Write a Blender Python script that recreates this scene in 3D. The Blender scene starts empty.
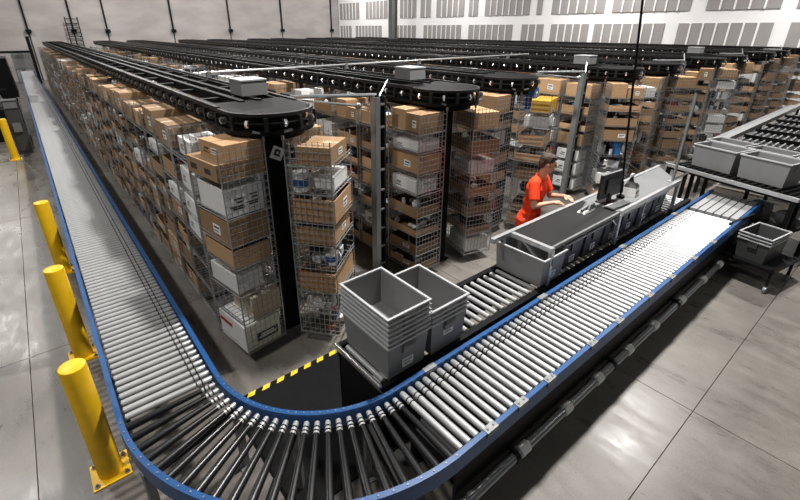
import bpy, math, random
from mathutils import Vector, Matrix
random.seed(7)
PI = math.pi
SC = bpy.context.scene
COL = SC.collection

# ------------------------------------------------------------------ camera
YAW, PITCH = math.radians(38.95), math.atan(188.7 / 431.0)
cam_d = bpy.data.cameras.new('camera'); cam = bpy.data.objects.new('camera', cam_d); COL.objects.link(cam)
cam.location = (0, 0, 3.2)
cam.rotation_euler = (PI / 2 - PITCH, 0, -YAW)
cam_d.sensor_width = 36.0; cam_d.lens = 431.0 * 36.0 / 800.0
cam_d.shift_x = 12 / 800.0; cam_d.shift_y = -33 / 800.0
cam_d.clip_start = 0.05; cam_d.clip_end = 200
SC.camera = cam
# ------------------------------------------------------------------ world, lamps, exposure
W = bpy.data.worlds.new('hall_air'); SC.world = W; W.use_nodes = True
bg = W.node_tree.nodes['Background']; bg.inputs[0].default_value = (0.93, 0.96, 1.0, 1); bg.inputs[1].default_value = 0.02
SC.view_settings.view_transform = 'Standard'; SC.view_settings.look = 'None'
SC.view_settings.gamma = 1.0; SC.view_settings.use_curve_mapping = False
SC.view_settings.exposure = -0.25
for lx in (-3.0, 4.8, 12.6, 21.8):
    for ly in (-5.5, 3.0, 12.0, 22.0, 32.5):
        ld = bpy.data.lights.new('high_bay_lamp', 'AREA'); ld.shape = 'RECTANGLE'; ld.size = 0.5; ld.size_y = 0.5
        ld.energy = (460 if lx < 0 else 760) * (0.17 if ly < 0 else 1.03); ld.color = (1.0, 0.97, 0.93); ld.spread = math.radians(120 if (lx > 0 and 0 < ly < 15) else 180)
        lo = bpy.data.objects.new('high_bay_lamp', ld); COL.objects.link(lo); lo.location = (lx, ly, 9.2)

# ------------------------------------------------------------------ materials
def mat(name, col, rough=0.6, metal=0.0, var=0.0, scale=8.0, bump=0.0, bscale=40.0, island=False, objrand=False, rvar=0.0, spec=0.5, coat=0.0, stretch=None):
    m = bpy.data.materials.new(name); m.use_nodes = True
    nt = m.node_tree; b = nt.nodes['Principled BSDF']
    b.inputs['Base Color'].default_value = (*col, 1); b.inputs['Roughness'].default_value = rough
    b.inputs['Metallic'].default_value = metal
    b.inputs['Specular IOR Level'].default_value = spec; b.inputs['Coat Weight'].default_value = coat
    tc = nt.nodes.new('ShaderNodeTexCoord'); out = tc.outputs['Object']
    if stretch:
        mp = nt.nodes.new('ShaderNodeMapping'); mp.inputs['Scale'].default_value = stretch
        nt.links.new(out, mp.inputs[0]); out = mp.outputs[0]
    no = nt.nodes.new('ShaderNodeTexNoise'); no.inputs['Scale'].default_value = scale; no.inputs['Detail'].default_value = 5
    nt.links.new(out, no.inputs['Vector'])
    rp = nt.nodes.new('ShaderNodeMapRange'); rp.inputs[1].default_value = 0.25; rp.inputs[2].default_value = 0.75
    rp.inputs[3].default_value = 1 - var; rp.inputs[4].default_value = 1 + var
    nt.links.new(no.outputs['Fac'], rp.inputs[0]); val = rp.outputs[0]
    for flag, kind, sock in ((island, 'ShaderNodeNewGeometry', 'Random Per Island'), (objrand, 'ShaderNodeObjectInfo', 'Random')):
        if flag:
            g = nt.nodes.new(kind); r2 = nt.nodes.new('ShaderNodeMapRange')
            r2.inputs[3].default_value = 0.55; r2.inputs[4].default_value = 1.25
            nt.links.new(g.outputs[sock], r2.inputs[0])
            mu = nt.nodes.new('ShaderNodeMath'); mu.operation = 'MULTIPLY'
            nt.links.new(val, mu.inputs[0]); nt.links.new(r2.outputs[0], mu.inputs[1]); val = mu.outputs[0]
    vm = nt.nodes.new('ShaderNodeVectorMath'); vm.operation = 'SCALE'; vm.inputs[0].default_value = col
    nt.links.new(val, vm.inputs['Scale']); nt.links.new(vm.outputs[0], b.inputs['Base Color'])
    if rvar:
        r3 = nt.nodes.new('ShaderNodeMapRange'); r3.inputs[3].default_value = rough - rvar; r3.inputs[4].default_value = rough + rvar
        nt.links.new(no.outputs['Fac'], r3.inputs[0]); nt.links.new(r3.outputs[0], b.inputs['Roughness'])
    if bump:
        n2 = nt.nodes.new('ShaderNodeTexNoise'); n2.inputs['Scale'].default_value = bscale; n2.inputs['Detail'].default_value = 4
        nt.links.new(out, n2.inputs['Vector'])
        bp = nt.nodes.new('ShaderNodeBump'); bp.inputs['Strength'].default_value = bump; bp.inputs['Distance'].default_value = 0.01
        nt.links.new(n2.outputs['Fac'], bp.inputs['Height']); nt.links.new(bp.outputs[0], b.inputs['Normal'])
    return m

def floor_mat():
    m = bpy.data.materials.new('polished_concrete'); m.use_nodes = True
    nt = m.node_tree; b = nt.nodes['Principled BSDF']; L = nt.links.new
    g = nt.nodes.new('ShaderNodeNewGeometry')
    def noise(s, d, rg=0.5, st=(1, 1, 1)):
        mp = nt.nodes.new('ShaderNodeMapping'); mp.inputs['Scale'].default_value = st; L(g.outputs['Position'], mp.inputs[0])
        n = nt.nodes.new('ShaderNodeTexNoise'); n.inputs['Scale'].default_value = s; n.inputs['Detail'].default_value = d
        n.inputs['Roughness'].default_value = rg; L(mp.outputs[0], n.inputs['Vector']); return n.outputs['Fac']
    a, c, e = noise(0.7, 6, 0.65), noise(5, 6, 0.7, (1, 0.35, 1)), noise(60, 2)
    def mr(x, lo, hi, f0=0.3, f1=0.7):
        r = nt.nodes.new('ShaderNodeMapRange'); r.inputs[1].default_value = f0; r.inputs[2].default_value = f1
        r.inputs[3].default_value = lo; r.inputs[4].default_value = hi; L(x, r.inputs[0]); return r.outputs[0]
    def mul(x, y):
        q = nt.nodes.new('ShaderNodeMath'); q.operation = 'MULTIPLY'; L(x, q.inputs[0]); L(y, q.inputs[1]); return q.outputs[0]
    v = mul(mul(mr(a, 0.72, 1.25), mr(c, 0.8, 1.18)), mr(e, 0.9, 1.1))
    vm = nt.nodes.new('ShaderNodeVectorMath'); vm.operation = 'SCALE'; vm.inputs[0].default_value = (0.152, 0.140, 0.126)
    L(v, vm.inputs['Scale']); L(vm.outputs[0], b.inputs['Base Color'])
    L(mr(c, 0.22, 0.42), b.inputs['Roughness'])
    bp = nt.nodes.new('ShaderNodeBump'); bp.inputs['Strength'].default_value = 0.12; bp.inputs['Distance'].default_value = 0.01
    L(c, bp.inputs['Height']); L(bp.outputs[0], b.inputs['Normal'])
    return m

MT = dict(
    floor=floor_mat(),
    joint=mat('joint_filler', (0.03, 0.03, 0.03), 0.8),
    wallc=mat('tilt_up_concrete', (0.40, 0.37, 0.36), 0.85, var=0.18, scale=0.6, bump=0.2, bscale=6, stretch=(1, 1, 2.5)),
    seam=mat('wall_seam', (0.05, 0.045, 0.04), 0.8),
    wallw=mat('white_wall_paint', (0.90, 0.90, 0.91), 0.6, var=0.03, scale=1.5),
    panelg=mat('grey_wall_panel', (0.33, 0.315, 0.31), 0.6, var=0.06, scale=2),
    blue=mat('blue_powder_coat', (0.012, 0.075, 0.23), 0.35, var=0.12, scale=10),
    steel=mat('zinc_roller_steel', (0.45, 0.455, 0.46), 0.36, metal=0.4, var=0.06, scale=12, objrand=False),
    groove=mat('roller_groove', (0.03, 0.03, 0.035), 0.5),
    blackroll=mat('black_roller_sleeve', (0.008, 0.008, 0.009), 0.3, var=0.2, scale=20),
    black=mat('black_paint', (0.006, 0.006, 0.0065), 0.5, var=0.25, scale=6, spec=0.15),
    blackgl=mat('black_gloss', (0.005, 0.005, 0.006), 0.5, var=0.2, scale=5, spec=0.08),
    trackrail=mat('dark_track_steel', (0.010, 0.010, 0.011), 0.45, metal=0.0, var=0.3, scale=9),
    chrome=mat('bright_steel', (0.7, 0.71, 0.72), 0.25, metal=0.9, var=0.08, scale=15),
    wire=mat('zinc_wire', (0.40, 0.41, 0.42), 0.35, metal=0.7, var=0.1, scale=30),
    alu=mat('aluminium', (0.55, 0.56, 0.57), 0.35, metal=0.6, var=0.06, scale=10),
    greymetal=mat('grey_painted_steel', (0.16, 0.165, 0.17), 0.5, var=0.15, scale=7),
    bracket=mat('worn_bracket', (0.22, 0.225, 0.23), 0.5, metal=0.4, var=0.3, scale=25),
    yellow=mat('yellow_bollard_paint', (0.90, 0.54, 0.008), 0.38, var=0.1, scale=9),
    stripe=mat('hazard_yellow', (0.75, 0.55, 0.02), 0.6, var=0.1, scale=30),
    rubber=mat('black_mat_rubber', (0.007, 0.007, 0.0075), 0.85, spec=0.15, var=0.2, scale=30, bump=0.3, bscale=120),
    tote=mat('grey_tote_plastic', (0.20, 0.20, 0.202), 0.45, var=0.06, scale=8, bump=0.05, bscale=200),
    toterim=mat('pale_tote_rim', (0.42, 0.43, 0.44), 0.4, var=0.06, scale=12),
    totedark=mat('dark_and_shaded_plastic', (0.05, 0.051, 0.053), 0.45, var=0.1, scale=8),  # shade under the bench put into tote colour; elsewhere simply a dark tone
    sticker=mat('white_sticker', (0.8, 0.8, 0.79), 0.6, var=0.04, scale=20),
    ink=mat('printed_ink', (0.03, 0.03, 0.035), 0.6),
    inkblue=mat('navy_print', (0.012, 0.03, 0.07), 0.5, var=0.1),
    inkred=mat('red_print', (0.35, 0.02, 0.02), 0.5),
    card=mat('cardboard', (0.40, 0.245, 0.128), 0.8, var=0.10, scale=7, objrand=True, bump=0.1, bscale=60),
    cardmix=mat('cardboard_assorted', (0.36, 0.22, 0.115), 0.8, var=0.12, scale=7, island=True),
    cardshade=mat('cardboard_inside_shaded', (0.15, 0.088, 0.042), 0.85, var=0.12, scale=7, objrand=True),  # darker copy of card: shade inside the trays is put into the colour
    tape=mat('packing_tape', (0.40, 0.25, 0.12), 0.3, var=0.05, scale=10),
    whitecard=mat('white_carton', (0.72, 0.72, 0.71), 0.6, var=0.06, scale=9),
    beige=mat('beige_carton', (0.55, 0.48, 0.36), 0.7, var=0.08, scale=9),
    yellowcard=mat('yellow_carton', (0.66, 0.36, 0.03), 0.45, var=0.2, scale=14, objrand=True),
    bluecard=mat('blue_carton', (0.012, 0.08, 0.36), 0.4, var=0.05, scale=6),
    poly=mat('clear_poly_bag', (0.55, 0.57, 0.59), 0.2, var=0.35, scale=18, bump=0.8, bscale=30, island=True),
    goodsd=mat('dark_goods', (0.03, 0.03, 0.034), 0.4, var=0.3, scale=15, island=True),
    goodsb=mat('blue_goods', (0.03, 0.12, 0.3), 0.4, var=0.3, scale=15, island=True),
    goodsr=mat('red_goods', (0.4, 0.05, 0.03), 0.4, var=0.3, scale=15, island=True),
    shirt=mat('orange_cotton', (0.92, 0.055, 0.008), 0.85, var=0.06, scale=14, bump=0.25, bscale=18),
    skin=mat('skin', (0.62, 0.33, 0.22), 0.5, var=0.05, scale=14),
    lips=mat('lips', (0.42, 0.15, 0.12), 0.5),
    hair=mat('brown_hair', (0.045, 0.025, 0.014), 0.6, var=0.3, scale=60, bump=0.6, bscale=120),
    denim=mat('dark_denim', (0.02, 0.025, 0.04), 0.85, var=0.15, scale=40),
    shoe=mat('black_shoe', (0.015, 0.015, 0.016), 0.5),
    eye=mat('eye_dark', (0.03, 0.02, 0.015), 0.2),
    tabblack=mat('black_worktop', (0.018, 0.018, 0.019), 0.55, var=0.15, scale=5, spec=0.2),
    tabgrey=mat('grey_worktop', (0.17, 0.175, 0.18), 0.45, var=0.08, scale=4),
    screen=mat('dark_screen_plastic', (0.012, 0.012, 0.013), 0.35),
    whiteplastic=mat('white_plastic', (0.7, 0.7, 0.68), 0.4, var=0.05),
    tin=mat('white_tin', (0.75, 0.75, 0.74), 0.35, var=0.04),
    conduit=mat('grey_conduit', (0.30, 0.31, 0.32), 0.25, metal=0.5, var=0.1, scale=6),
)

# ------------------------------------------------------------------ mesh builder
class MB:
    def __init__(s): s.v = []; s.f = []; s.m = []; s.sm = []
    def add(s, vs, fs, m=0, smooth=False):
        o = len(s.v); s.v += [tuple(p) for p in vs]
        for f in fs: s.f.append(tuple(i + o for i in f)); s.m.append(m); s.sm.append(smooth)
        return s
    def box(s, x0, x1, y0, y1, z0, z1, m=0, M=None):
        vs = [Vector((x, y, z)) for z in (z0, z1) for y in (y0, y1) for x in (x0, x1)]
        if M is not None: vs = [M @ p for p in vs]
        return s.add(vs, [(0, 2, 3, 1), (4, 5, 7, 6), (0, 1, 5, 4), (2, 6, 7, 3), (0, 4, 6, 2), (1, 3, 7, 5)], m)
    def frustum(s, x0, x1, y0, y1, z0, X0, X1, Y0, Y1, z1, m=0):
        vs = [(x0, y0, z0), (x1, y0, z0), (x0, y1, z0), (x1, y1, z0), (X0, Y0, z1), (X1, Y0, z1), (X0, Y1, z1), (X1, Y1, z1)]
        return s.add(vs, [(0, 2, 3, 1), (4, 5, 7, 6), (0, 1, 5, 4), (2, 6, 7, 3), (0, 4, 6, 2), (1, 3, 7, 5)], m)
    def lathe(s, p, q, prof, n=12, m=0, caps=True, smooth=True, mats=None):
        """rings along p->q: prof = [(t in 0..1, radius)], mats per segment"""
        p = Vector(p); q = Vector(q); d = (q - p); L = d.length; d = d / L
        a = Vector((0, 0, 1)) if abs(d.z) < 0.9 else Vector((1, 0, 0))
        u = d.cross(a).normalized(); w = d.cross(u)
        vs = []
        for t, r in prof:
            c = p + d * (L * t)
            for k in range(n):
                an = 2 * PI * k / n
                vs.append(c + u * (r * math.cos(an)) + w * (r * math.sin(an)))
        for i in range(len(prof) - 1):
            mm = mats[i] if mats else m
            o = len(s.v) if i == 0 else o0
            if i == 0:
                o0 = o; s.v += [tuple(x) for x in vs]
            for k in range(n):
                k2 = (k + 1) % n
                s.f.append((o0 + i * n + k, o0 + (i + 1) * n + k, o0 + (i + 1) * n + k2, o0 + i * n + k2)); s.m.append(mm); s.sm.append(smooth)
        if caps:
            s.f.append(tuple(o0 + k for k in range(n))); s.m.append(mats[0] if mats else m); s.sm.append(False)
            e = o0 + (len(prof) - 1) * n
            s.f.append(tuple(e + k for k in range(n - 1, -1, -1))); s.m.append(mats[-1] if mats else m); s.sm.append(False)
        return s
    def cyl(s, p, q, r, n=10, m=0, r2=None, caps=True): return s.lathe(p, q, [(0, r), (1, r if r2 is None else r2)], n, m, caps)
    def bar(s, p, q, w=0.005, m=0, h=None):
        """square bar"""
        p = Vector(p); q = Vector(q); d = (q - p).normalized()
        a = Vector((0, 0, 1)) if abs(d.z) < 0.9 else Vector((1, 0, 0))
        u = d.cross(a).normalized() * (w / 2); v = d.cross(u).normalized() * ((h or w) / 2)
        vs = [p + u + v, p - u + v, p - u - v, p + u - v, q + u + v, q - u + v, q - u - v, q + u - v]
        return s.add(vs, [(0, 1, 5, 4), (1, 2, 6, 5), (2, 3, 7, 6), (3, 0, 4, 7), (3, 2, 1, 0), (4, 5, 6, 7)], m)
    def wire(s, p, q, w=0.004, m=0):
        p = Vector(p); q = Vector(q); d = (q - p).normalized()
        a = Vector((0, 0, 1)) if abs(d.z) < 0.9 else Vector((1, 0, 0))
        u = d.cross(a).normalized() * (w / 2); v = d.cross(u).normalized() * (w / 2)
        vs = [p + u + v, p - u + v, p - u - v, p + u - v, q + u + v, q - u + v, q - u - v, q + u - v]
        return s.add(vs, [(0, 1, 5, 4), (1, 2, 6, 5), (2, 3, 7, 6), (3, 0, 4, 7)], m)
    def ell(s, c, r, M=None, n=10, k=7, m=0):
        vs = []; 
        for i in range(k + 1):
            th = PI * i / k
            for j in range(n):
                ph = 2 * PI * j / n
                p = Vector((r[0] * math.sin(th) * math.cos(ph), r[1] * math.sin(th) * math.sin(ph), r[2] * math.cos(th)))
                if M is not None: p = M @ p
                vs.append(p + Vector(c))
        fs = []
        for i in range(k):
            for j in range(n):
                j2 = (j + 1) % n
                fs.append((i * n + j, (i + 1) * n + j, (i + 1) * n + j2, i * n + j2))
        return s.add(vs, fs, m, True)
    def capsule(s, p, q, r1, r2, n=12):
        p = Vector(p); q = Vector(q)
        s.ell(p, (r1,) * 3, n=n); s.ell(q, (r2,) * 3, n=n); s.lathe(p, q, [(0, r1), (1, r2)], n); return s
    def strip(s, path, prof, m=0, closed=False, smooth=False):
        """sweep a closed cross-section prof [(side,z)] along path [(x,y,z)] lying level"""
        n = len(path); k = len(prof); vs = []
        for i in range(n):
            a = Vector(path[i - 1] if (i > 0 or closed) else path[0]); b = Vector(path[(i + 1) % n] if (i < n - 1 or closed) else path[-1])
            d = (b - a); d.z = 0; d.normalize(); nn = Vector((d.y, -d.x, 0)); c = Vector(path[i])
            for sd, z in prof: vs.append(c + nn * sd + Vector((0, 0, z)))
        fs = []
        for i in range(n if closed else n - 1):
            i2 = (i + 1) % n
            for j in range(k):
                j2 = (j + 1) % k
                fs.append((i * k + j, i * k + j2, i2 * k + j2, i2 * k + j))
        if not closed: fs += [tuple(range(k - 1, -1, -1)), tuple((n - 1) * k + j for j in range(k))]
        return s.add(vs, fs, m, smooth)
    def mesh(s, name, mats):
        me = bpy.data.meshes.new(name); me.from_pydata(s.v, [], s.f)
        for mt in (mats if isinstance(mats, (list, tuple)) else [mats]): me.materials.append(MT[mt])
        me.polygons.foreach_set('material_index', s.m); me.polygons.foreach_set('use_smooth', s.sm)
        me.update()
        if any(s.sm): me.set_sharp_from_angle(angle=math.radians(40))
        return me
def obj(name, mb, mats, parent=None, loc=None, rotz=0, scale=None):
    me = mb if isinstance(mb, bpy.types.Mesh) else mb.mesh(name, mats)
    o = bpy.data.objects.new(name, me); COL.objects.link(o)
    if loc: o.location = loc
    if rotz: o.rotation_euler = (0, 0, rotz)
    if scale: o.scale = scale
    if parent: o.parent = parent
    return o
def tag(o, label, cat, group=None, kind=None):
    o['label'] = label
    if cat: o['category'] = cat
    if group: o['group'] = group
    if kind: o['kind'] = kind
    return o
def thing(name, label, cat, loc=(0, 0, 0), rotz=0, group=None):
    o = bpy.data.objects.new(name, None); COL.objects.link(o); o.location = loc; o.rotation_euler = (0, 0, rotz)
    o.empty_display_size = 0.1
    return tag(o, label, cat, group)
def struct(o, label, cat=None):
    o['kind'] = 'structure'; o['label'] = label
    if cat: o['category'] = cat
    return o
def MBox(*a, **k): return MB().box(*a, **k)
ORD = ['first', 'second', 'third', 'fourth', 'fifth', 'sixth', 'seventh', 'eighth', 'ninth', 'tenth', 'eleventh', 'twelfth', 'thirteenth',
       'fourteenth', 'fifteenth', 'sixteenth', 'seventeenth', 'eighteenth', 'nineteenth', 'twentieth']

# ------------------------------------------------------------------ floor and walls
WX, WY = 24.7, 38.0
fl = obj('floor', MBox(-9, WX + .3, -7, WY + .3, -0.12, -0.012), 'joint'); struct(fl, 'polished grey-brown concrete floor cut into square slabs', 'floor')
SJ = 4.68
xs = [-0.7 + SJ * k for k in range(-1, 6)]; ys = [0.5 + SJ * k for k in range(-1, 9)]
xs = [-9.0] + [x for x in xs if -8.9 < x < WX - .2] + [WX]; ys = [-7.0] + [y for y in ys if -6.9 < y < WY - .2] + [WY]
for i in range(len(xs) - 1):
    for j in range(len(ys) - 1):
        g = 0.0035
        obj('slab', MBox(xs[i] + g, xs[i + 1] - g, ys[j] + g, ys[j + 1] - g, -0.05, 0.0), 'floor', fl)
wb = obj('wall_back', MBox(-9, WX + .3, WY + 0.05, WY + 0.3, -0.12, 9.5), 'seam'); struct(wb, 'grey tilt-up concrete wall with dark vertical seams', 'wall')
sx = [-9.0, -3.6, 0.98, 3.42, 5.40, 9.75, 14.12, 18.74, 23.8, WX]
for i in range(len(sx) - 1):
    obj('panel', MBox(sx[i] + .045, sx[i + 1] - .045, WY, WY + .1, -0.05, 9.5), 'wallc', wb)
for x in sx[2:-1]:
    mb = MBox(x - .05, x + .05, WY - .10, WY, 3.05, 9.5).box(x - .14, x + .16, WY - .22, WY, 2.92, 3.14)
    obj('downpipe', mb, 'black', wb)
# wall-mounted ladder beside one pipe
ld_ = thing('wall_ladder', 'small steel ladder fixed high on the concrete wall', 'ladder', (3.42, WY - .35, 0))
mb = MB().bar((-.35, 0, 2.0), (-.35, 0, 3.9), .06).bar((.35, 0, 2.0), (.35, 0, 3.9), .06); obj('rail', mb, 'black', ld_)
mb = MB()
for k in range(7): mb.bar((-.35, 0, 2.15 + .27 * k), (.35, 0, 2.15 + .27 * k), .05)
obj('rung', mb, 'black', ld_)
wr = obj('wall_right', MBox(WX, WX + .3, -7, WY, -0.12, 9.5), 'wallw'); struct(wr, 'white wall with bands of grey ribbed panels', 'wall')
def wall_panels(bounds, z0, z1):
    for ya, yb in bounds:
        obj('panel', MBox(WX - .03, WX + .05, yb, ya, z0, z1), 'panelg', wr)
        n = max(1, int(round((ya - yb) / .5)))
        for k in range(1, n):
            y = yb + (ya - yb) * k / n
            obj('rib', MBox(WX - .06, WX, y - .035, y + .035, z0, z1), 'wallw', wr)
wall_panels([(37.7, 34.6), (33.6, 30.6), (29.0, 27.1), (26.6, 25.5), (24.9, 22.2), (21.8, 21.0), (20.4, 17.0), (16.5, 16.15), (15.5, 12.4), (12.0, 8.4), (7.75, 5.1), (4.6, 1.8), (1.0, -2)], 3.95, 5.3)
wall_panels([(37.7, 35.9), (35.2, 31.4), (30.0, 27.1), (26.2, 22.4), (21.7, 18.1), (17.4, 15.9), (15.4, 13.1), (12.8, 9.3), (8.7, 5.15), (4.6, 1.8), (1.0, -2)], 1.6, 3.42)
wall_panels([(37.7, 34.6), (33.6, 27.1), (26.6, 22.2), (21.5, 17.0), (15.5, 12.4), (12.0, 5.1), (4.6, -2)], 5.75, 7.3)
# building column
cl = thing('column', 'dark grey steel building column rising behind the carousels', 'column', (21.6, 26.16, 0))
obj('shaft', MBox(-.22, .22, -.02, .02, 0, 9.5).box(-.24, -.2, -.22, .22, 0, 9.5).box(.2, .24, -.22, .22, 0, 9.5), 'greymetal', cl)
obj('base_plate', MBox(-.35, .35, -.35, .35, 0, .03), 'greymetal', cl)

# ------------------------------------------------------------------ roller conveyors
ZR = 0.75                                 # top of the rollers
XO, XI, YN, YF = -0.08, 0.575, 1.175, 1.83   # rail centre lines: left run outer/inner, right run near/far
RI = 0.97; RO = RI + 0.655; CX_, CY_ = XI + RI, YF + RI
PITCH_R = 0.077
RAILP = [(-.018, -.115), (.018, -.115), (.018, .022), (-.018, .022)]   # profile relative to ZR
def roller_mesh(name, L, r=0.0238):
    # starts at the plain end, driven end with two grooves at the far end
    g1, g2 = 1 - .125 / L, 1 - .085 / L; w = .011 / L
    prof = [(0, r * .45), (.01, r * .45), (.011, r), (g1, r), (g1, r * .72), (g1 + w, r * .72), (g1 + w, r), (g2, r), (g2, r * .72), (g2 + w, r * .72), (g2 + w, r), (.985, r), (1, r * .75)]
    mats = [0, 0, 0, 1, 1, 1, 0, 1, 1, 1, 0, 0]
    return MB().lathe((0, 0, 0), (L, 0, 0), prof, 10, mats=mats).mesh(name, ['steel', 'groove'])
rm = roller_mesh('roller', 0.60)
def leg_frame(w, z1):
    mb = MB()
    for s in (-w / 2, w / 2): mb.box(s - .025, s + .025, -.025, .025, 0.008, z1).box(s - .06, s + .06, -.05, .05, 0, .012)
    mb.box(-w / 2, w / 2, -.018, .018, .30, .35).box(-w / 2, w / 2, -.018, .018, z1 - .07, z1)
    return mb
YE = 36.4
c1 = thing('roller_conveyor', 'long straight blue-railed roller conveyor running past the yellow bollards', 'conveyor', (0, CY_, 0))
for x in (XO, XI):
    obj('side_rail', MB().strip([(x, 0, ZR), (x, YE - CY_, ZR)], RAILP), 'blue', c1)
n = int((YE - CY_ - .05) / PITCH_R)
far = MB()
for k in range(n):
    y = .04 + k * PITCH_R
    if k < 285: obj('roller', rm, None, c1, (XO + .03, y, ZR - .0255))
    else: far.cyl((XO + .03, y, ZR - .0255), (XI - .03, y, ZR - .0255), .0255, 6)
o = obj('far_rollers', far, 'steel', c1); o['kind'] = 'stuff'
lm = leg_frame(.62, ZR - .1).mesh('leg_frame', 'greymetal'); lmb = leg_frame(.50, ZR - .1).mesh('leg_frame', 'black')
for k in range(13): obj('leg_frame', lm, None, c1, ((XO + XI) / 2, .6 + 2.6 * k, 0))
mb = MB()
for x in (XO + .045, XI - .045): mb.box(x - .012, x + .012, 0, YE - CY_, ZR - .10, ZR - .075)
obj('bearing_strip', mb, 'black', c1)

# curve
c2 = thing('roller_curve', 'ninety-degree blue-railed conveyor bend with tapered black rollers', 'conveyor', (CX_, CY_, 0))
for r in (RI, RO):
    path = [(r * math.cos(a), r * math.sin(a), ZR) for a in [PI + PI / 2 * i / 40 for i in range(41)]]
    obj('side_rail', MB().strip(path, RAILP, smooth=False), 'blue', c2)
    bm_ = MB()
    for i in range(28):
        a = PI + PI / 2 * (i + .5) / 28
        bm_.cyl((r * math.cos(a), r * math.sin(a), ZR + .021), (r * math.cos(a), r * math.sin(a), ZR + .027), .006, 6)
    o = obj('bolt_heads', bm_, 'bracket', c2); o['kind'] = 'stuff'
L = .60
# tapered: inner tip at x=0 -> outer at x=L
prof = [(0, .012), (.012, .019), (.075, .021), (.075, .016), (.095, .016), (.095, .0215), (.125, .0215), (.125, .016), (.145, .016), (.145, .022), (.17, .022), (.17, .0185), (1, .030)]
tm = MB().lathe((0, 0, 0), (L, 0, .0), prof, 12, mats=[0, 0, 1, 1, 1, 0, 1, 1, 1, 0, 1, 1]).mesh('tapered_roller', ['steel', 'blackroll'])
NC = 22
for i in range(NC):
    a = PI + PI / 2 * (i + .5) / NC
    obj('tapered_roller', tm, None, c2, ((RI + .03) * math.cos(a), (RI + .03) * math.sin(a), ZR - .029), a)
for a in (PI + .25, PI + PI / 4, PI * 1.5 - .25):
    for r in (RI, RO):
        obj('leg', MB().box(-.025, .025, -.025, .025, 0, ZR - .11).box(-.06, .06, -.05, .05, 0, .012), 'greymetal', c2, (r * math.cos(a), r * math.sin(a), 0), a)
    obj('crossbar', MB().box(RI, RO, -.02, .02, ZR - .19, ZR - .13), 'black', c2, None, a)

# right straight
XE = 7.25
c3 = thing('roller_conveyor', 'straight blue-railed roller conveyor with black skirt beside the tote line', 'conveyor', (CX_, 0, 0))
for y in (YN, YF):
    obj('side_rail', MB().strip([(0, y, ZR), (8.35 - CX_, y, ZR)], RAILP), 'blue', c3)
n = int((XE - CX_ - .05) / PITCH_R)
for k in range(n):
    obj('roller', rm, None, c3, (.04 + k * PITCH_R, YN + .03, ZR - .0255), PI / 2)
for k, x in enumerate([.28, .62, .98, 1.62, 2.1, 2.75, 3.3, 3.95, 4.6]):
    br_ = obj('bracket', MBox(-.055, .055, -.026, .026, -.02, .028), 'bracket', c3, (x, YN, ZR))
    for q in (-.03, .03): obj('bolt', MB().cyl((q, 0, .028), (q, 0, .034), .009, 6), 'greymetal', br_)
for x in (.35, 1.9, 3.6, 5.2):
    obj('splice_plate', MBox(-.06, .06, -.024, .024, -.02, .026), 'bracket', c3, (x, YF, ZR))
obj('skirt', MBox(0, 6.7, YN + .02, YN + .045, .05, ZR - .115), 'black', c3)
obj('skirt', MBox(0, 6.7, YF - .03, YF - .01, .30, ZR - .115), 'black', c3)
for x in (.15, 1.6, 3.1, 4.6, 6.0): obj('leg_frame', lmb, None, c3, (x, (YN + YF) / 2, 0), PI / 2)
obj('motor_tray', MBox(0.05, 6.6, YN + .08, YF - .06, .36, .40), 'black', c3)
# transfer slats at the end of the run
for k in range(6):
    y0 = YN + .04 + k * .1
    obj('slat', MBox(XE - CX_ + .02, 8.3 - CX_, y0, y0 + .083, ZR - .05, ZR - .002), 'steel', c3)
obj('transfer_bed', MBox(XE - CX_, 8.32 - CX_, YN + .02, YF - .02, ZR - .12, ZR - .055), 'black', c3)
# pipe along the skirt
pp = thing('conduit', 'grey steel conduit pipe with white couplings along the black conveyor skirt', 'pipe', (0, 1.13, .30))
obj('pipe', MB().cyl((1.45, 0, 0), (6.7, 0, 0), .038, 12), 'conduit', pp)
for x in (2.22, 2.82, 3.35, 3.95, 4.55, 5.3, 6.0, 6.6):
    obj('coupling', MB().lathe((x - .055, 0, 0), (x + .055, 0, 0), [(0, .041), (.05, .046), (.95, .046), (1, .041)], 12), 'whiteplastic', pp)
for x in (2.12, 3.62, 5.15):
    obj('strap', MB().lathe((x - .02, 0, 0), (x + .02, 0, 0), [(0, .047), (1, .047)], 12).box(x - .015, x + .015, -.01, .07, .03, .06), 'black', pp)

# black tote conveyor
BN, BF = 1.94, 2.52
c4 = thing('tote_conveyor', 'black-railed gravity roller conveyor carrying grey totes under the workbench', 'conveyor', (1.5, 0, 0))
for y in (BN, BF):
    obj('side_rail', MBox(0, 6.15, y - .03, y + .03, ZR - .13, ZR - .004), 'black', c4)
rb = MB().lathe((0, 0, 0), (.50, 0, 0), [(0, .012), (.012, .024), (.988, .024), (1, .012)], 10).mesh('roller', 'steel')
for k in range(58): obj('roller', rb, None, c4, (.06 + k * .105, BN + .04, ZR - .0235), PI / 2)
obj('end_bar', MB().lathe((-.02, BN - .03, ZR + .01), (-.02, BF + .03, ZR + .01), [(0, .012), (0.01, .019), (.99, .019), (1, .012)], 10), 'chrome', c4)
obj('end_bar', MBox(-.01, .03, BN - .02, BF + .02, ZR - .06, ZR - .04), 'chrome', c4)
obj('end_panel', MBox(.0, .025, BN, BF, .03, ZR - .08), 'black', c4)
obj('side_panel', MBox(.0, 6.15, BF - .02, BF, .22, ZR - .12), 'black', c4)
for x in (.1, 1.6, 3.1, 4.6, 6.1): obj('leg_frame', MB().box(-.025, .025, BN, BN + .05, 0, ZR - .12).box(-.025, .025, BF - .05, BF, 0, ZR - .12).box(-.02, .02, BN, BF, .2, .25), 'black', c4, (x, 0, 0))

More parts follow.
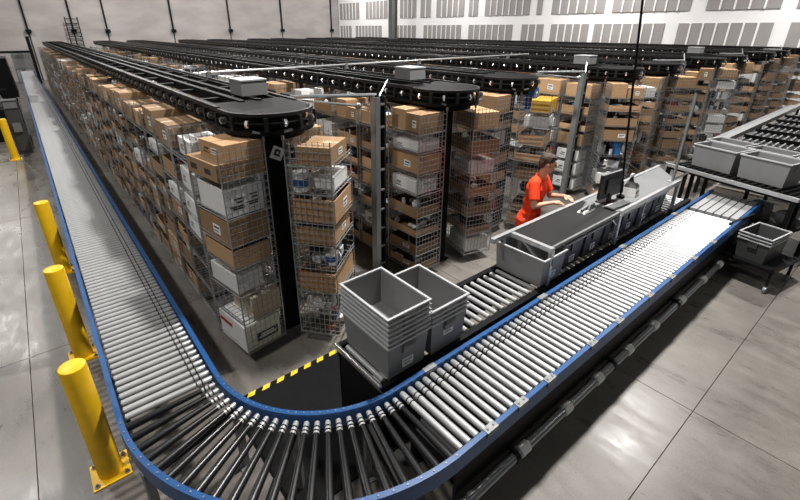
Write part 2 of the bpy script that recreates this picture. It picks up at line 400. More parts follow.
# ------------------------------------------------------------------ bollards
def bollard(x, y, label, h=1.07):
    b = thing('bollard', label, 'bollard', (x, y, 0), 0)
    obj('post', MB().lathe((0, 0, .012), (0, 0, h), [(0, .085), (.985, .085), (.995, .081), (1, .070)], 28), 'yellow', b)
    bp_ = obj('base_plate', MBox(-.13, .13, -.13, .13, 0, .014), 'yellow', b)
    for sx_ in (-.1, .1):
        for sy_ in (-.1, .1):
            obj('bolt', MB().cyl((sx_, sy_, .014), (sx_, sy_, .022), .02, 6).cyl((sx_, sy_, .022), (sx_, sy_, .045), .009, 8), 'bracket', bp_)
bollard(-.245, 3.17, 'yellow steel bollard standing beside the start of the conveyor bend')
bollard(-.245, 4.86, 'yellow steel bollard, second along the conveyor from the bend')
bollard(-.245, 7.10, 'yellow steel bollard, third along the conveyor from the bend')
bollard(-.71, 14.9, 'yellow steel bollard beside the dark control cabinet')

# hazard-edged mat inside the bend
mt_ = thing('floor_mat', 'black rubber floor mat with yellow and black striped edge inside the bend', 'mat', (0.72, 1.9, 0))
obj('pad', MB().frustum(0, 1.15, 0, 1.28, 0.001, .02, 1.15, 0, 1.28, .018), 'rubber', mt_)
mb = MB(); mb2 = MB(); k = 0; x = 0.0
while x < 1.12:
    x2 = min(x + .075, 1.15)
    vs = [(x, 1.28, .003), (x2, 1.28, .003), (x2 + .04, 1.345, .003), (x + .04, 1.345, .003), (x, 1.28, .019), (x2, 1.28, .019), (x2 + .04, 1.345, .006), (x + .04, 1.345, .006)]
    (mb if k % 2 == 0 else mb2).add(vs, [(0, 3, 2, 1), (4, 5, 6, 7), (0, 1, 5, 4), (1, 2, 6, 5), (2, 3, 7, 6), (3, 0, 4, 7)])
    x = x2; k += 1
obj('yellow_stripe', mb, 'stripe', mt_); obj('black_stripe', mb2, 'rubber', mt_)

# ------------------------------------------------------------------ totes
def tote_meshes(Lx, Ly, h, taper=.035):
    """x = short, y = long; opening on top"""
    a, b = Lx / 2, Ly / 2; ta, tb = a - taper, b - taper; t = .006
    body = MB()
    # outer shell and inner shell, open top
    o = [(-ta, -tb, 0), (ta, -tb, 0), (ta, tb, 0), (-ta, tb, 0), (-a + .012, -b + .012, h), (a - .012, -b + .012, h), (a - .012, b - .012, h), (-a + .012, b - .012, h)]
    i = [(-ta + t, -tb + t, .008), (ta - t, -tb + t, .008), (ta - t, tb - t, .008), (-ta + t, tb - t, .008), (-a + .018, -b + .018, h), (a - .018, -b + .018, h), (a - .018, b - .018, h), (-a + .018, b - .018, h)]
    body.add(o + i, [(3, 2, 1, 0), (0, 1, 5, 4), (1, 2, 6, 5), (2, 3, 7, 6), (3, 0, 4, 7), (8, 9, 10, 11), (8, 12, 13, 9), (9, 13, 14, 10), (10, 14, 15, 11), (11, 15, 12, 8)])
    rim = MB()
    def ring(a0, b0, a1, b1, z0, z1):
        v = []
        for z in (z0, z1):
            v += [(-a0, -b0, z), (a0, -b0, z), (a0, b0, z), (-a0, b0, z), (-a1, -b1, z), (a1, -b1, z), (a1, b1, z), (-a1, b1, z)]
        f = []
        for k in range(4):
            k2 = (k + 1) % 4
            f += [(k, k2, 8 + k2, 8 + k), (4 + k2, 4 + k, 12 + k, 12 + k2), (8 + k, 8 + k2, 12 + k2, 12 + k), (k2, k, 4 + k, 4 + k2)]
        return v, f
    rim.add(*ring(a, b, a - .019, b - .019, h - .012, h + .004))
    ribs = MB().box(-.06, .06, b - .017, b - .002, h - .11, h - .012)
    lab = MB().box(-.055, .055, -tb - .0155, -tb - .0135, .06, .135).box(-.045, .045, -tb - .017, -tb - .015, .075, .082, 1).box(-.045, .02, -tb - .017, -tb - .015, .09, .095, 1)
    for k in range(9): lab.box(-.045 + k * .01, -.045 + k * .01 + .004, -tb - .017, -tb - .015, .102, .125, 1)
    return dict(body=body.mesh('body', 'tote'), rim=rim.mesh('rim', 'toterim'), ribs=ribs.mesh('handle', 'tote'), label=lab.mesh('label', ['sticker', 'ink']),
                bodyd=body.mesh('body', 'totedark'), ribsd=ribs.mesh('handle', 'totedark'))
TM = tote_meshes(.43, .62, .32)
def tote(loc, label, group=None, lab=True, dark=False, rotz=0, ribs=True):
    t = thing('tote', label, 'tote', loc, rotz, group)
    obj('body', TM['bodyd' if dark else 'body'], None, t); obj('rim', TM['rim'], None, t)
    if ribs:
        for q in (0, PI): obj('handle', TM['ribsd' if dark else 'ribs'], None, t, None, q)
    if lab: obj('label', TM['label'], None, t)
    return t
for k in range(7):
    tote((1.757, 2.22, ZR + .002 + k * .043), f'grey plastic tote, {["bottom", "second", "third", "fourth", "fifth", "sixth", "topmost"][k]} of the stack of seven at the conveyor end', lab=(k == 0))
for k in range(4):
    tote((2.195, 2.215, ZR + .002 + k * .043), f'grey plastic tote, {["bottom", "second", "third", "topmost"][k]} of the shorter stack of four beside the tall stack', lab=(k == 2))
tote((3.775, 2.235, ZR + .002), 'empty grey tote half under the end of the black workbench')
for k in range(6):
    tote((4.25 + k * .46, 2.29, ZR + .002), f'grey tote with painted-in shade under the workbench, {ORD[k]} in from its open end', dark=True)  # same grey totes, their shade under the bench painted in by darker plastic

# ------------------------------------------------------------------ workbench
ZT = 1.17
wb_ = thing('workbench', 'long narrow workbench with black and grey tops on aluminium legs over tote line', 'workbench', (0, 0, 0))
obj('black_top', MBox(3.72, 5.18, 1.98, 2.43, ZT - .03, ZT), 'tabblack', wb_)
obj('grey_top', MB().add([(5.18, 1.98, ZT - .03), (6.98, 1.98, ZT - .03), (7.55, 2.43, ZT - .03), (5.18, 2.43, ZT - .03), (5.18, 1.98, ZT + .002), (6.98, 1.98, ZT + .002), (7.55, 2.43, ZT + .002), (5.18, 2.43, ZT + .002)], [(3, 2, 1, 0), (4, 5, 6, 7), (0, 1, 5, 4), (1, 2, 6, 5), (2, 3, 7, 6), (3, 0, 4, 7)]), 'tabgrey', wb_)
obj('back_ledge', MBox(3.38, 7.6, 2.43, 2.475, ZT - .04, ZT + .015), 'alu', wb_)
obj('front_edge', MBox(5.18, 7.03, 1.94, 1.98, ZT - .04, ZT + .02), 'alu', wb_)
obj('front_edge', MBox(3.72, 5.18, 1.955, 1.98, ZT - .035, ZT + .002), 'greymetal', wb_)
obj('end_bar', MBox(3.68, 3.73, 1.94, 2.46, ZT - .045, ZT + .004), 'alu', wb_)
for x in (3.71, 5.18, 6.98):
    for y in (1.955, 2.51):
        obj('leg', MBox(x - .024, x + .024, y - .02, y + .02, .64 if y < 2.2 else 0.0, ZT - .03), 'alu', wb_)
obj('gusset', MB().bar((3.71, 2.0, ZT - .26), (3.71, 2.28, ZT - .05), .026), 'alu', wb_)
obj('gusset', MB().bar((5.0, 1.96, ZT - .05), (5.16, 1.96, ZT - .17), .018), 'alu', wb_)
for x in (5.9,): obj('strut', MB().bar((x, 1.95, ZT - .03), (x - .03, 1.95, ZR), .014), 'alu', wb_)
# end post beside the bench
ep = thing('end_post', 'slim upright steel post at the far end of the grey worktop', 'post', (6.90, 2.01, ZT + .002))
obj('shaft', MB().cyl((0, 0, 0), (0, 0, 1.25), .02, 10), 'greymetal', ep); obj('flange', MBox(-.05, .05, -.03, .05, 0, .012), 'alu', ep)
obj('cap', MB().cyl((0, 0, 1.25), (0, 0, 1.27), .024, 10), 'black', ep)
# leaning black pole
p0, p1 = Vector((5.68, 2.19, ZT + .002)), Vector((5.03, 2.19, 3.80))
po = thing('tool_pole', 'tall thin black pole leaning up from the workbench', 'pole', tuple(p0))
obj('shaft', MB().cyl((0, 0, .02), tuple(p1 - p0), .013, 8), 'black', po); obj('foot', MB().cyl((0, 0, .0), (0, 0, .03), .05, 14), 'black', po)
obj('collar', MB().cyl(tuple((p1 - p0) * .03), tuple((p1 - p0) * .09), .026, 10), 'black', po)
# monitor
mo = thing('monitor', 'black flat computer monitor on the workbench facing away', 'monitor', (5.38, 2.22, ZT + .002), math.radians(-5))
obj('casing', MBox(-.23, .23, -.018, .018, .08, .39).box(-.12, .12, -.035, -.018, .14, .32), 'screen', mo)
obj('screen', MBox(-.215, .215, .018, .021, .095, .375), 'blackgl', mo)
obj('top_edge', MBox(-.23, .23, -.016, .016, .39, .397), 'greymetal', mo)
obj('stand', MB().box(-.03, .03, -.03, .0, .01, .2).box(-.12, .12, -.09, .09, 0, .012), 'screen', mo)
# hand scanner in cradle
sc = thing('label_scanner', 'pale grey handheld label scanner lying on the black worktop', 'scanner', (4.90, 2.24, ZT), math.radians(2))
obj('body', MB().frustum(-.13, .14, -.05, .05, .002, -.11, .12, -.04, .04, .028), 'whiteplastic', sc)
obj('head', MB().frustum(-.02, .13, -.045, .045, .028, .02, .12, -.035, .035, .085), 'bracket', sc)
obj('handle', MB().capsule((-.12, 0, .045), (.02, 0, .06), .018, .022), 'bracket', sc)
# keyboard, printer, bottle
kb = thing('keyboard', 'black keyboard with white key strip in front of the monitor', 'keyboard', (5.34, 2.07, ZT + .002), math.radians(-4))
obj('base', MBox(-.2, .2, -.06, .06, .002, .02), 'screen', kb)
mb = MB()
for r in range(4):
    for q in range(12): mb.box(-.18 + q * .03, -.155 + q * .03, -.05 + r * .027, -.03 + r * .027, .02, .027)
obj('keys', mb, 'greymetal', kb)['kind'] = 'stuff'
obj('key_strip', MBox(-.18, -.03, .045, .058, .02, .03), 'whiteplastic', kb)
pr = thing('label_printer', 'small pale label printer with black lid beside the monitor', 'printer', (5.87, 2.16, ZT + .004), math.radians(10))
obj('body', MB().frustum(-.1, .1, -.09, .09, 0, -.085, .085, -.08, .08, .12), 'whiteplastic', pr)
obj('lid', MB().frustum(-.085, .085, -.08, .08, .12, -.06, .06, -.055, .06, .16), 'screen', pr)
obj('paper_slot', MBox(-.06, .06, -.095, -.085, .05, .065), 'ink', pr)
bt = thing('spray_bottle', 'black spray bottle standing on top of the bench by the printer', 'bottle', (6.08, 2.25, ZT + .004))
obj('bottle_body', MB().lathe((0, 0, 0), (0, 0, .19), [(0, .035), (.05, .04), (.6, .04), (.85, .02), (1, .016)], 14), 'screen', bt)
obj('nozzle', MB().box(-.05, .03, -.012, .012, .19, .225).cyl((.02, 0, .15), (.035, 0, .19), .006, 6), 'whiteplastic', bt)
pd = thing('mouse_pad', 'dark rectangular pad with barcode card beside the keyboard', 'pad', (5.68, 2.06, ZT + .004))
obj('pad', MBox(-.1, .1, -.06, .06, 0, .008), 'greymetal', pd); obj('card', MBox(-.06, .05, -.03, .03, .008, .011), 'tabgrey', pd)

# ------------------------------------------------------------------ person
def rem(name, mb, m, parent, vox=.007, sm=4):
    o = obj(name, mb, m, parent)
    r = o.modifiers.new('fuse', 'REMESH'); r.mode = 'VOXEL'; r.voxel_size = vox; r.use_smooth_shade = True
    s = o.modifiers.new('soften', 'SMOOTH'); s.iterations = sm; s.factor = .5
    return o
pe = thing('person', 'person in orange t-shirt and dark trousers working at the bench', 'person', (4.77, 2.92, 0), math.radians(-74))
body = MB()
hips, chest, neck, hc = Vector((0, 0, .93)), Vector((.05, 0, 1.28)), Vector((.09, 0, 1.49)), Vector((.15, 0.0, 1.66))
for s in (-1, 1):
    hip = Vector((.0, s * .095, .90)); kn = Vector((.03, s * .11, .49)); an = Vector((-.02, s * .12, .09))
    body.capsule(hip, kn, .082, .055); body.capsule(kn, an, .052, .036); body.capsule(an, an + Vector((.15, s * .02, -.05)), .036, .03)
    sh = Vector((.065, s * .185, 1.425)); el = Vector((.12, s * .27, 1.165)); wr_ = Vector((.31, s * .17, 1.225))
    if s > 0: el = Vector((.17, .25, 1.16)); wr_ = Vector((.37, .15, 1.225))
    body.capsule(Vector((.06, s * .1, 1.42)), sh, .06, .055); body.capsule(sh, el, .05, .038); body.capsule(el, wr_, .037, .024)
    fw = (wr_ - el); fw.z = 0; fw.normalize(); sd = Vector((-fw.y, fw.x, 0)) * (-s)      # sd points inwards to the thumb side
    pm = wr_ + fw * .075 + Vector((0, 0, .002))
    body.capsule(wr_, pm, .024, .030)
    body.capsule(wr_ + fw * .05 + sd * .014, pm + sd * .014, .018, .016); body.capsule(wr_ + fw * .05 - sd * .018, pm - sd * .018, .018, .016)
    for q, ln in ((.028, .062), (.010, .072), (-.009, .067), (-.027, .052)):
        k0 = pm + sd * q; k1 = k0 + fw * ln * .6 + Vector((0, 0, -.006)); k2 = k1 + fw * ln * .45 + Vector((0, 0, -.022))
        body.capsule(k0, k1, .0095, .0088, 8); body.capsule(k1, k2, .0088, .0075, 8)
    t0 = wr_ + fw * .03 + sd * .02; t1 = t0 + fw * .035 + sd * .03 + Vector((0, 0, -.008)); t2 = t1 + fw * .03 + sd * .006
    body.capsule(t0, t1, .012, .0105, 8); body.capsule(t1, t2, .0105, .0085, 8)
body.ell(hips, (.11, .155, .12)); body.ell((.03, 0, 1.1), (.10, .135, .17)); body.ell(chest, (.115, .165, .18))
body.capsule(neck - Vector((.015, 0, .06)), hc - Vector((.02, 0, .06)), .058, .052)
HR = Matrix.Rotation(math.radians(24), 4, 'Z') @ Matrix.Rotation(math.radians(12), 4, 'Y')
def hp(x, y, z): return hc + HR @ Vector((x, y, z))
body.ell(hp(-.012, 0, .025), (.092, .074, .092), HR); body.ell(hp(.03, 0, -.045), (.062, .058, .075), HR); body.capsule(hp(.06, 0, -.085), hp(.055, 0, -.09), .028, .026)
body.capsule(hp(.088, 0, .018), hp(.107, 0, -.022), .010, .016); body.ell(hp(.082, 0, -.052), (.014, .026, .012), HR)
body.capsule(hp(.078, -.04, .025), hp(.078, .04, .025), .014, .014)
for s in (-1, 1): body.ell(hp(-.005, s * .076, -.01), (.020, .010, .031), HR)
rem('body', body, 'skin', pe, .0055, 3)
sh_ = MB()
sh_.ell(chest + Vector((0, 0, .01)), (.132, .185, .19)); sh_.ell((.03, 0, 1.10), (.125, .165, .2)); sh_.ell((.02, 0, .96), (.132, .178, .14)); sh_.ell((-.005, 0, .86), (.155, .198, .16)); sh_.ell((-.01, 0, .80), (.152, .195, .09))
for s in (-1, 1):
    sh = Vector((.065, s * .185, 1.425)); el = Vector((.12, s * .27, 1.165)) if s < 0 else Vector((.17, .25, 1.16))
    sh_.capsule(Vector((.06, s * .08, 1.435)), sh, .066, .069); e2 = sh.lerp(el, .72); sh_.lathe(sh, e2, [(0, .068), (1, .070)], 14)
    sh_.capsule((.055, s * .04, 1.455), (.06, s * .12, 1.445), .05, .058)
so = rem('t_shirt', sh_, 'shirt', pe, .008, 5)
tr = MB()
tr.ell((0, 0, .88), (.112, .155, .11))
for s in (-1, 1):
    tr.capsule((0, s * .095, .88), (.03, s * .11, .49), .088, .070); tr.capsule((.03, s * .11, .49), (-.02, s * .12, .11), .072, .058)
rem('trousers', tr, 'denim', pe, .010, 4)
for s in (-1, 1):
    rem('shoe', MB().capsule((-.04, s * .12, .05), (.12, s * .14, .04), .046, .038).box(-.085, .155, s * .13 - .04, s * .13 + .04, .0, .03), 'shoe', pe, .010, 4)
ha = MB()
ha.ell(hp(-.026, 0, .047), (.094, .082, .086), HR, 14, 9); ha.ell(hp(-.065, 0, 0), (.055, .074, .075), HR)
for q in range(9): ha.capsule(hp(.03, -.055 + .0137 * q, .098), hp(.062, -.058 + .0145 * q, .086), .022, .016, 8)
for s in (-1, 1): ha.capsule(hp(-.01, s * .074, .045), hp(.002, s * .077, .012), .014, .008, 8)
rem('hair', ha, 'hair', pe, .006, 2)
for s in (-1, 1):
    obj('eye', MB().ell(hp(.083, s * .03, .006), (.007, .012, .006), HR), 'eye', pe)
    obj('eyebrow', MB().capsule(hp(.092, s * .015, .03), hp(.084, s * .048, .032), .005, .004, 8), 'hair', pe)
obj('mouth', MB().ell(hp(.094, 0, -.052), (.005, .022, .005), HR), 'lips', pe)
obj('collar', MB().lathe(tuple(neck - Vector((.012, 0, .03))), tuple(neck + Vector((.004, 0, -.008))), [(0, .073), (1, .066)], 20, caps=False), 'shirt', pe)

# ------------------------------------------------------------------ carousels
CXS = [1.75, 4.2, 6.0, 8.95, 10.85, 13.7, 15.5, 18.45, 20.25, 23.2]; NCAR = len(CXS); CX0, CY0 = CXS[0], 4.0; YO = [0, 0, .34] + [0] * 7; YEND = 32.5; RT = .40; ZTOP = 2.50
def stad(r, step=.2, y1=YEND):
    pts = []; n = int((y1 - CY0) / step)
    for i in range(n, -1, -1): pts.append((-r, i * step))
    for i in range(1, 16): a = PI + PI * i / 16; pts.append((r * math.cos(a), r * math.sin(a)))
    for i in range(0, n + 1): pts.append((r, i * step))
    for i in range(1, 16): a = PI * i / 16; pts.append((r * math.cos(a), n * step + r * math.sin(a)))
    return pts
def along(r, pitch):
    """points with outward angle at even spacing around the loop, from the left run's far end"""
    Ls = YEND - CY0; out = []; per = 2 * Ls + 2 * PI * r; s = .1
    while s < per:
        if s < Ls: out.append((-r, Ls - s, PI))
        elif s < Ls + PI * r: a = PI + (s - Ls) / r; out.append((r * math.cos(a), r * math.sin(a), a))
        elif s < 2 * Ls + PI * r: out.append((r, s - Ls - PI * r, 0))
        else: a = (s - 2 * Ls - PI * r) / r; out.append((r * math.cos(a), Ls + r * math.sin(a), a))
        s += pitch
    return out
def loop(r, prof, z): return MB().strip([(x, y, z) for x, y in stad(r, .95)], prof, closed=True)
sq = lambda w, h: [(-w / 2, -h / 2), (w / 2, -h / 2), (w / 2, h / 2), (-w / 2, h / 2)]
cm = {}
cm['upper_rail'] = loop(RT, sq(.05, .03), ZTOP).mesh('upper_rail', 'trackrail')
cm['lower_rail'] = loop(RT, sq(.05, .04), ZTOP - .16).mesh('lower_rail', 'black')
cm['drive_web'] = loop(RT - .06, sq(.02, .2), ZTOP - .09).mesh('drive_web', 'black')
mb = MB(); pr_ = along(RT + .035, .165)
for i, (x, y, a) in enumerate(pr_):
    nx, ny = math.cos(a), math.sin(a); c = Vector((x, y, ZTOP - .07)); n_ = Vector((nx, ny, 0)); t_ = Vector((-ny, nx, 0))
    if i % 2 == 0:
        mb.lathe(c - t_ * .012, c + t_ * .012, [(0, .036), (1, .036)], 6, 0, True, False)
    else:
        mb.box(-.014, .014, -.018, .018, -.07, .05, 1, Matrix.Translation(c) @ Matrix.Rotation(a, 4, 'Z'))
    x2, y2, a2 = pr_[(i + 1) % len(pr_)]
    mb.wire(c, (x2, y2, ZTOP - .07), .012, 1)
cm['trolley_chain'] = mb.mesh('trolley_chain', ['chrome', 'trackrail'])
mb = MB(); half = [(-RT, .5)] + [(RT * math.cos(a), RT * math.sin(a)) for a in [PI + PI * i / 20 for i in range(21)]] + [(RT, .5)]
k = len(half); mb.add([(x, y, ZTOP + .015) for x, y in half] + [(x, y, ZTOP - .005) for x, y in half], [tuple(range(k)), tuple(range(2 * k - 1, k - 1, -1))] + [(i, (i + 1) % k + 0, (i + 1) % k + k, i + k)[::-1] for i in range(k)])
cm['end_deck'] = mb.mesh('end_deck', 'blackgl')
cm['cross_beam'] = MBox(-RT, RT, -.03, .03, ZTOP - .04, ZTOP).mesh('cross_beam', 'black')
cm['spine'] = MBox(-.12, -.06, .4, YEND - CY0, ZTOP - .08, ZTOP + .03).box(.06, .12, .4, YEND - CY0, ZTOP - .08, ZTOP + .03).mesh('spine', 'black')
post_m = MBox(-.085, .085, -.085, .085, 0, ZTOP - .1).box(-.13, .13, -.13, .13, 0, .015).mesh('support_post', 'black')
skirt = MB().strip([(x, y, ZTOP - .19) for x, y in [(-RT + .08, .8)] + [((RT - .08) * math.cos(a), (RT - .08) * math.sin(a)) for a in [PI + PI * i / 16 for i in range(17)]] + [(RT - .08, .8)]], sq(.015, .10)).mesh('end_skirt', 'blackgl')
CARS = []
for c in range(NCAR):
    cx = CXS[c]
    t = thing('storage_carousel', 'black overhead track of the ' + (f'storage carousel beside the blue roller conveyor' if c == 0 else f'{ORD[c]} storage carousel counted from the blue conveyor'), 'carousel', (cx, CY0 + YO[c], 0))
    for nm in ('upper_rail', 'lower_rail', 'drive_web', 'end_deck', 'spine'): obj(nm, cm[nm], None, t)
    o = obj('trolley_chain', cm['trolley_chain'], None, t); o['kind'] = 'stuff'
    obj('end_skirt', skirt, None, t)
    for k in range(31): obj('cross_beam', cm['cross_beam'], None, t, (0, 1.0 + .9 * k, 0))
    for k in range(6): obj('support_post', post_m, None, t, (0, .02 + 5.6 * k, 0))
    # lengthwise cover plates seen as pale lines on top
    obj('pale_track_strip', MBox(-RT - .03, -RT + .01, .2, YEND - CY0, ZTOP + .015, ZTOP + .028).box(RT - .02, RT + .02, .2, YEND - CY0, ZTOP + .015, ZTOP + .028), 'trackrail', t)
    CARS.append(t)
# post sign on the first carousel
sg = thing('post_sign', 'small tilted white sign with black symbol on the carousel end post', 'sign', (1.68, 3.74, 2.12))
Ms = Matrix.Rotation(math.radians(28), 4, 'Y')
obj('plate', MBox(-.06, .06, -.004, .004, -.06, .06, 0, Ms), 'sticker', sg)
mb = MB().box(-.035, -.012, -.006, -.003, -.025, .038, 0, Ms).box(-.012, .022, -.006, -.003, .018, .038, 0, Ms).box(.008, .024, -.006, -.003, -.002, .03, 0, Ms).box(-.012, .03, -.006, -.003, -.025, -.004, 0, Ms)
obj('symbol', mb, 'ink', sg)
obj('bracket', MBox(-.012, .012, .004, .20, -.012, .012), 'black', sg)
# grey motor box on top of first carousel and others
for c, yy in ((0, .85), (1, .9), (3, .8), (6, .9)):
    t = thing('motor_box', 'grey motor control box bolted on top of the ' + ('first' if c == 0 else ORD[c]) + ' storage carousel', 'box', (CXS[c] + .17, CY0 + yy, ZTOP + .03))
    obj('case', MB().frustum(-.15, .15, -.17, .17, 0, -.145, .145, -.165, .165, .15), 'tote' if c else 'tote', t)
    obj('lid', MBox(-.152, .152, -.172, .172, .15, .165), 'toterim', t)
    obj('cable', MB().cyl((.15, 0, .05), (.3, -.05, .0), .012, 6), 'black', t)

# ladder posts between carousels, with their horizontal arms
for k in range(5):
    x, y = 3.2 + 4.75 * k, 4.16
    t = thing('ladder_post', 'grey slotted upright ladder post in the aisle before the ' + f'{ORD[2 * k + 1]} carousel', 'post', (x, y, 0))
    m_ = 'conduit' if k == 0 else 'greymetal'  # first post paler: its lit face is put into the colour
    obj('front_flange', MBox(-.07, -.05, -.05, .05, 0, 2.46).box(-.07, -.0, -.055, -.045, 0, 2.46), m_, t)
    obj('rear_flange', MBox(.07, .09, -.05, .05, 0, 2.46), 'trackrail', t)
    for q in range(9): obj('rung', MBox(-.05, .07, -.05, -.035, .2 + .27 * q, .225 + .27 * q), m_, t)
    obj('back_plate', MBox(-.05, .07, .04, .05, 0, 2.46), 'black', t)
    obj('foot', MBox(-.1, .12, -.08, .08, 0, .012), 'greymetal', t)
    obj('top_arm', MB().cyl((-.02, 0, 2.48), (-.95, .35, 2.50), .022, 8), 'conduit', t)
    obj('top_arm', MB().cyl((-.35, -.1, 2.40), (-.90, .42, 2.46), .014, 8).ell((-.35, -.1, 2.40), (.04, .04, .04)), 'conduit', t)
    obj('short_arm', MB().cyl((.03, 0, 2.46), (.25, .12, 2.62), .012, 8), 'conduit', t)
# long cross pipes above the carousels
for y, z, x0, x1, lab in ((6.9, 2.60, 2.05, 10.2, 'long pale pipe crossing above the carousels near their ends'),):
    t = thing('cross_pipe', lab, 'pipe', (0, y, z))
    obj('pipe', MB().cyl((x0, 0, 0), (x1, 0, 0), .016, 8), 'alu', t)
    for k in range(4): obj('clamp', MBox(-.03, .03, -.03, .03, -.1, .02), 'bracket', t, (CXS[k] + RT, 0, 0))

# ------------------------------------------------------------------ wire bins and their boxes
BW, R0, BD = .58, .27, .45     # width along the track, inner radius, depth
LEVELS = {'A': [.15, .50, .82, 1.12, 1.36, 1.64, 1.99], 'B': [.15, .42, .67, .95, 1.22, 1.46, 1.76, 2.03],
          'C': [.15, .45, .75, 1.05, 1.35, 1.65, 1.98], 'D': [.15, .40, .68, .95, 1.25, 1.52, 1.80, 2.03]}
ZB = 2.27
def side_mb(w=.0045, nv=8, dz=.068):
    mb = MB()
    for i in range(nv + 1): mb.wire((BD * i / nv, 0, .13), (BD * i / nv, 0, ZB), w)
    z = .13
    while z <= ZB + .001: mb.wire((0, 0, z), (BD, 0, z), w); z += dz
    return mb
def back_mb(w=.0045, nv=9, dz=.068):
    mb = MB()
    for i in range(nv + 1): y = -BW / 2 + BW * i / nv; mb.wire((0, y, .13), (0, y, ZB), w)
    z = .13
    while z <= ZB + .001: mb.wire((0, -BW / 2, z), (0, BW / 2, z), w); z += dz
    return mb
def shelf_mb():
    mb = MB(); h = BW / 2
    for y in (-h, h): mb.wire((0, y, -.004), (BD, y, -.004), .008)
    for x in (0, BD): mb.wire((x, -h, -.004), (x, h, -.004), .008)
    for i in range(1, 9): y = -h + BW * i / 9; mb.wire((0, y, -.004), (BD, y, -.004), .004)
    for i in range(1, 4): mb.wire((BD * i / 4, -h, -.008), (BD * i / 4, h, -.008), .004)
    return mb
def frame_mb():
    mb = MB(); h = BW / 2
    for x in (0, BD):
        for y in (-h, h): mb.wire((x, y, .12), (x, y, ZB), .010)
    for y in (-h, h): mb.bar((0, y, ZB), (0, y, ZTOP - .16), .02); mb.wire((0, y, ZTOP - .16), (.1, y, ZTOP - .13), .02)
    return mb
BM = dict(side=side_mb().mesh('side_panel', 'wire'), back=back_mb().mesh('back_panel', 'wire'), shelf=shelf_mb().mesh('shelf', 'wire'), lip=MB().wire((BD, -BW / 2, .035), (BD, BW / 2, .035), .006).wire((BD, 0, -.004), (BD, 0, .035), .005).mesh('lip', 'wire'), frame=frame_mb().mesh('frame', 'wire'))
def wire_bin(cx, alpha, y=None, kind='C', label='', dy=0):
    if y is None: loc = (cx + R0 * math.cos(alpha), CY0 + dy + R0 * math.sin(alpha), 0)
    else: loc = (cx + R0 * math.cos(alpha), y + dy, 0)
    t = thing('wire_bin', label, 'wire bin', loc, alpha, 'hanging wire mesh bins')
    for s in (-1, 1): obj('side_panel', BM['side'], None, t, (0, s * BW / 2, 0))
    obj('back_panel', BM['back'], None, t); obj('frame', BM['frame'], None, t)
    for z in LEVELS[kind]: obj('lip', BM['lip'], None, obj('shelf', BM['shelf'], None, t, (0, 0, z)))
    M = Matrix.Translation(loc) @ Matrix.Rotation(alpha, 4, 'Z')
    return M
# unit meshes, base at z=0, footprint -0.5..0.5
def tray_mb(t=.02):
    mb = MB(); a = .5; i = a - t
    vs = [(-a, -a, 0), (a, -a, 0), (a, a, 0), (-a, a, 0), (-a, -a, 1), (a, -a, 1), (a, a, 1), (-a, a, 1),
          (-i, -i, 1), (i, -i, 1), (i, i, 1), (-i, i, 1), (-i, -i, .05), (i, -i, .05), (i, i, .05), (-i, i, .05)]
    mb.add(vs, [(3, 2, 1, 0), (0, 1, 5, 4), (1, 2, 6, 5), (2, 3, 7, 6), (3, 0, 4, 7)])
    mb.add(vs, [(4, 5, 9, 8), (5, 6, 10, 9), (6, 7, 11, 10), (7, 4, 8, 11)])
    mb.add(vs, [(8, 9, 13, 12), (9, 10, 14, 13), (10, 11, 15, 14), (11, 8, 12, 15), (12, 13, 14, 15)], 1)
    return mb
def closed_mb():
    mb = MBox(-.5, .5, -.5, .5, 0, .985); mb.box(-.5, .5, -.5, -.004, .985, 1).box(-.5, .5, .004, .5, .985, 1); return mb
UM = dict(tray=tray_mb().mesh('cardboard_tray', ['card', 'cardshade']), box=closed_mb().mesh('cardboard_box', 'card'), white=closed_mb().mesh('white_carton', 'whitecard'),
          beige=closed_mb().mesh('beige_carton', 'beige'), yellow=closed_mb().mesh('yellow_carton', 'yellowcard'), blue=closed_mb().mesh('blue_carton', 'bluecard'),
          tape=MBox(-.501, .501, -.06, .06, .94, 1.004).mesh('tape', 'tape'), label=MBox(.5, .504, -.02, .22, .3, .68).box(.504, .506, .01, .15, .38, .43, 1).box(.504, .506, .01, .19, .52, .6, 1).mesh('label', ['sticker', 'ink']),
          mark=MBox(.5, .503, -.36, -.10, .3, .36).box(.5, .503, -.36, -.16, .42, .46).box(.5, .503, -.3, -.12, .52, .62).mesh('print', 'ink'), block=MBox(.5, .503, -.38, -.16, .3, .66).box(.5, .503, .1, .3, .3, .62).mesh('print', 'ink'), marks=MBox(-.3, -.05, -.504, -.5, .3, .65).box(.1, .3, -.504, -.5, .35, .6).mesh('print', 'ink'))
NBOX = {}
def put(M, kind, x, y, z, dx, dy, h, label, parts=(), rz=None):
    if rz is None: rz = random.uniform(-.03, .03) if kind != 'yellow' else 0; dx *= random.uniform(.9, 1); x += random.uniform(-.01, .02)
    nm = {'tray': 'cardboard_tray', 'box': 'cardboard_box', 'white': 'white_carton', 'beige': 'beige_carton', 'yellow': 'yellow_carton', 'blue': 'blue_carton'}[kind]
    o = bpy.data.objects.new(nm, UM[kind]); COL.objects.link(o)
    o.matrix_world = M @ Matrix.Translation((x, y, z + .001)) @ Matrix.Rotation(rz, 4, 'Z') @ Matrix.Diagonal((dx, dy, h, 1))
    tag(o, label, 'tray' if kind == 'tray' else 'box', {'tray': 'open cardboard trays in the bins', 'box': 'closed cardboard boxes in the bins'}.get(kind, 'coloured cartons in the bins'))
    for p in parts: obj('tape' if p == 'tape' else 'label' if p == 'label' else 'print', UM[p], None, o)
    NBOX[kind] = NBOX.get(kind, 0) + 1
    return o
GOODS = MB()     # loose goods lying in the trays: uncountable
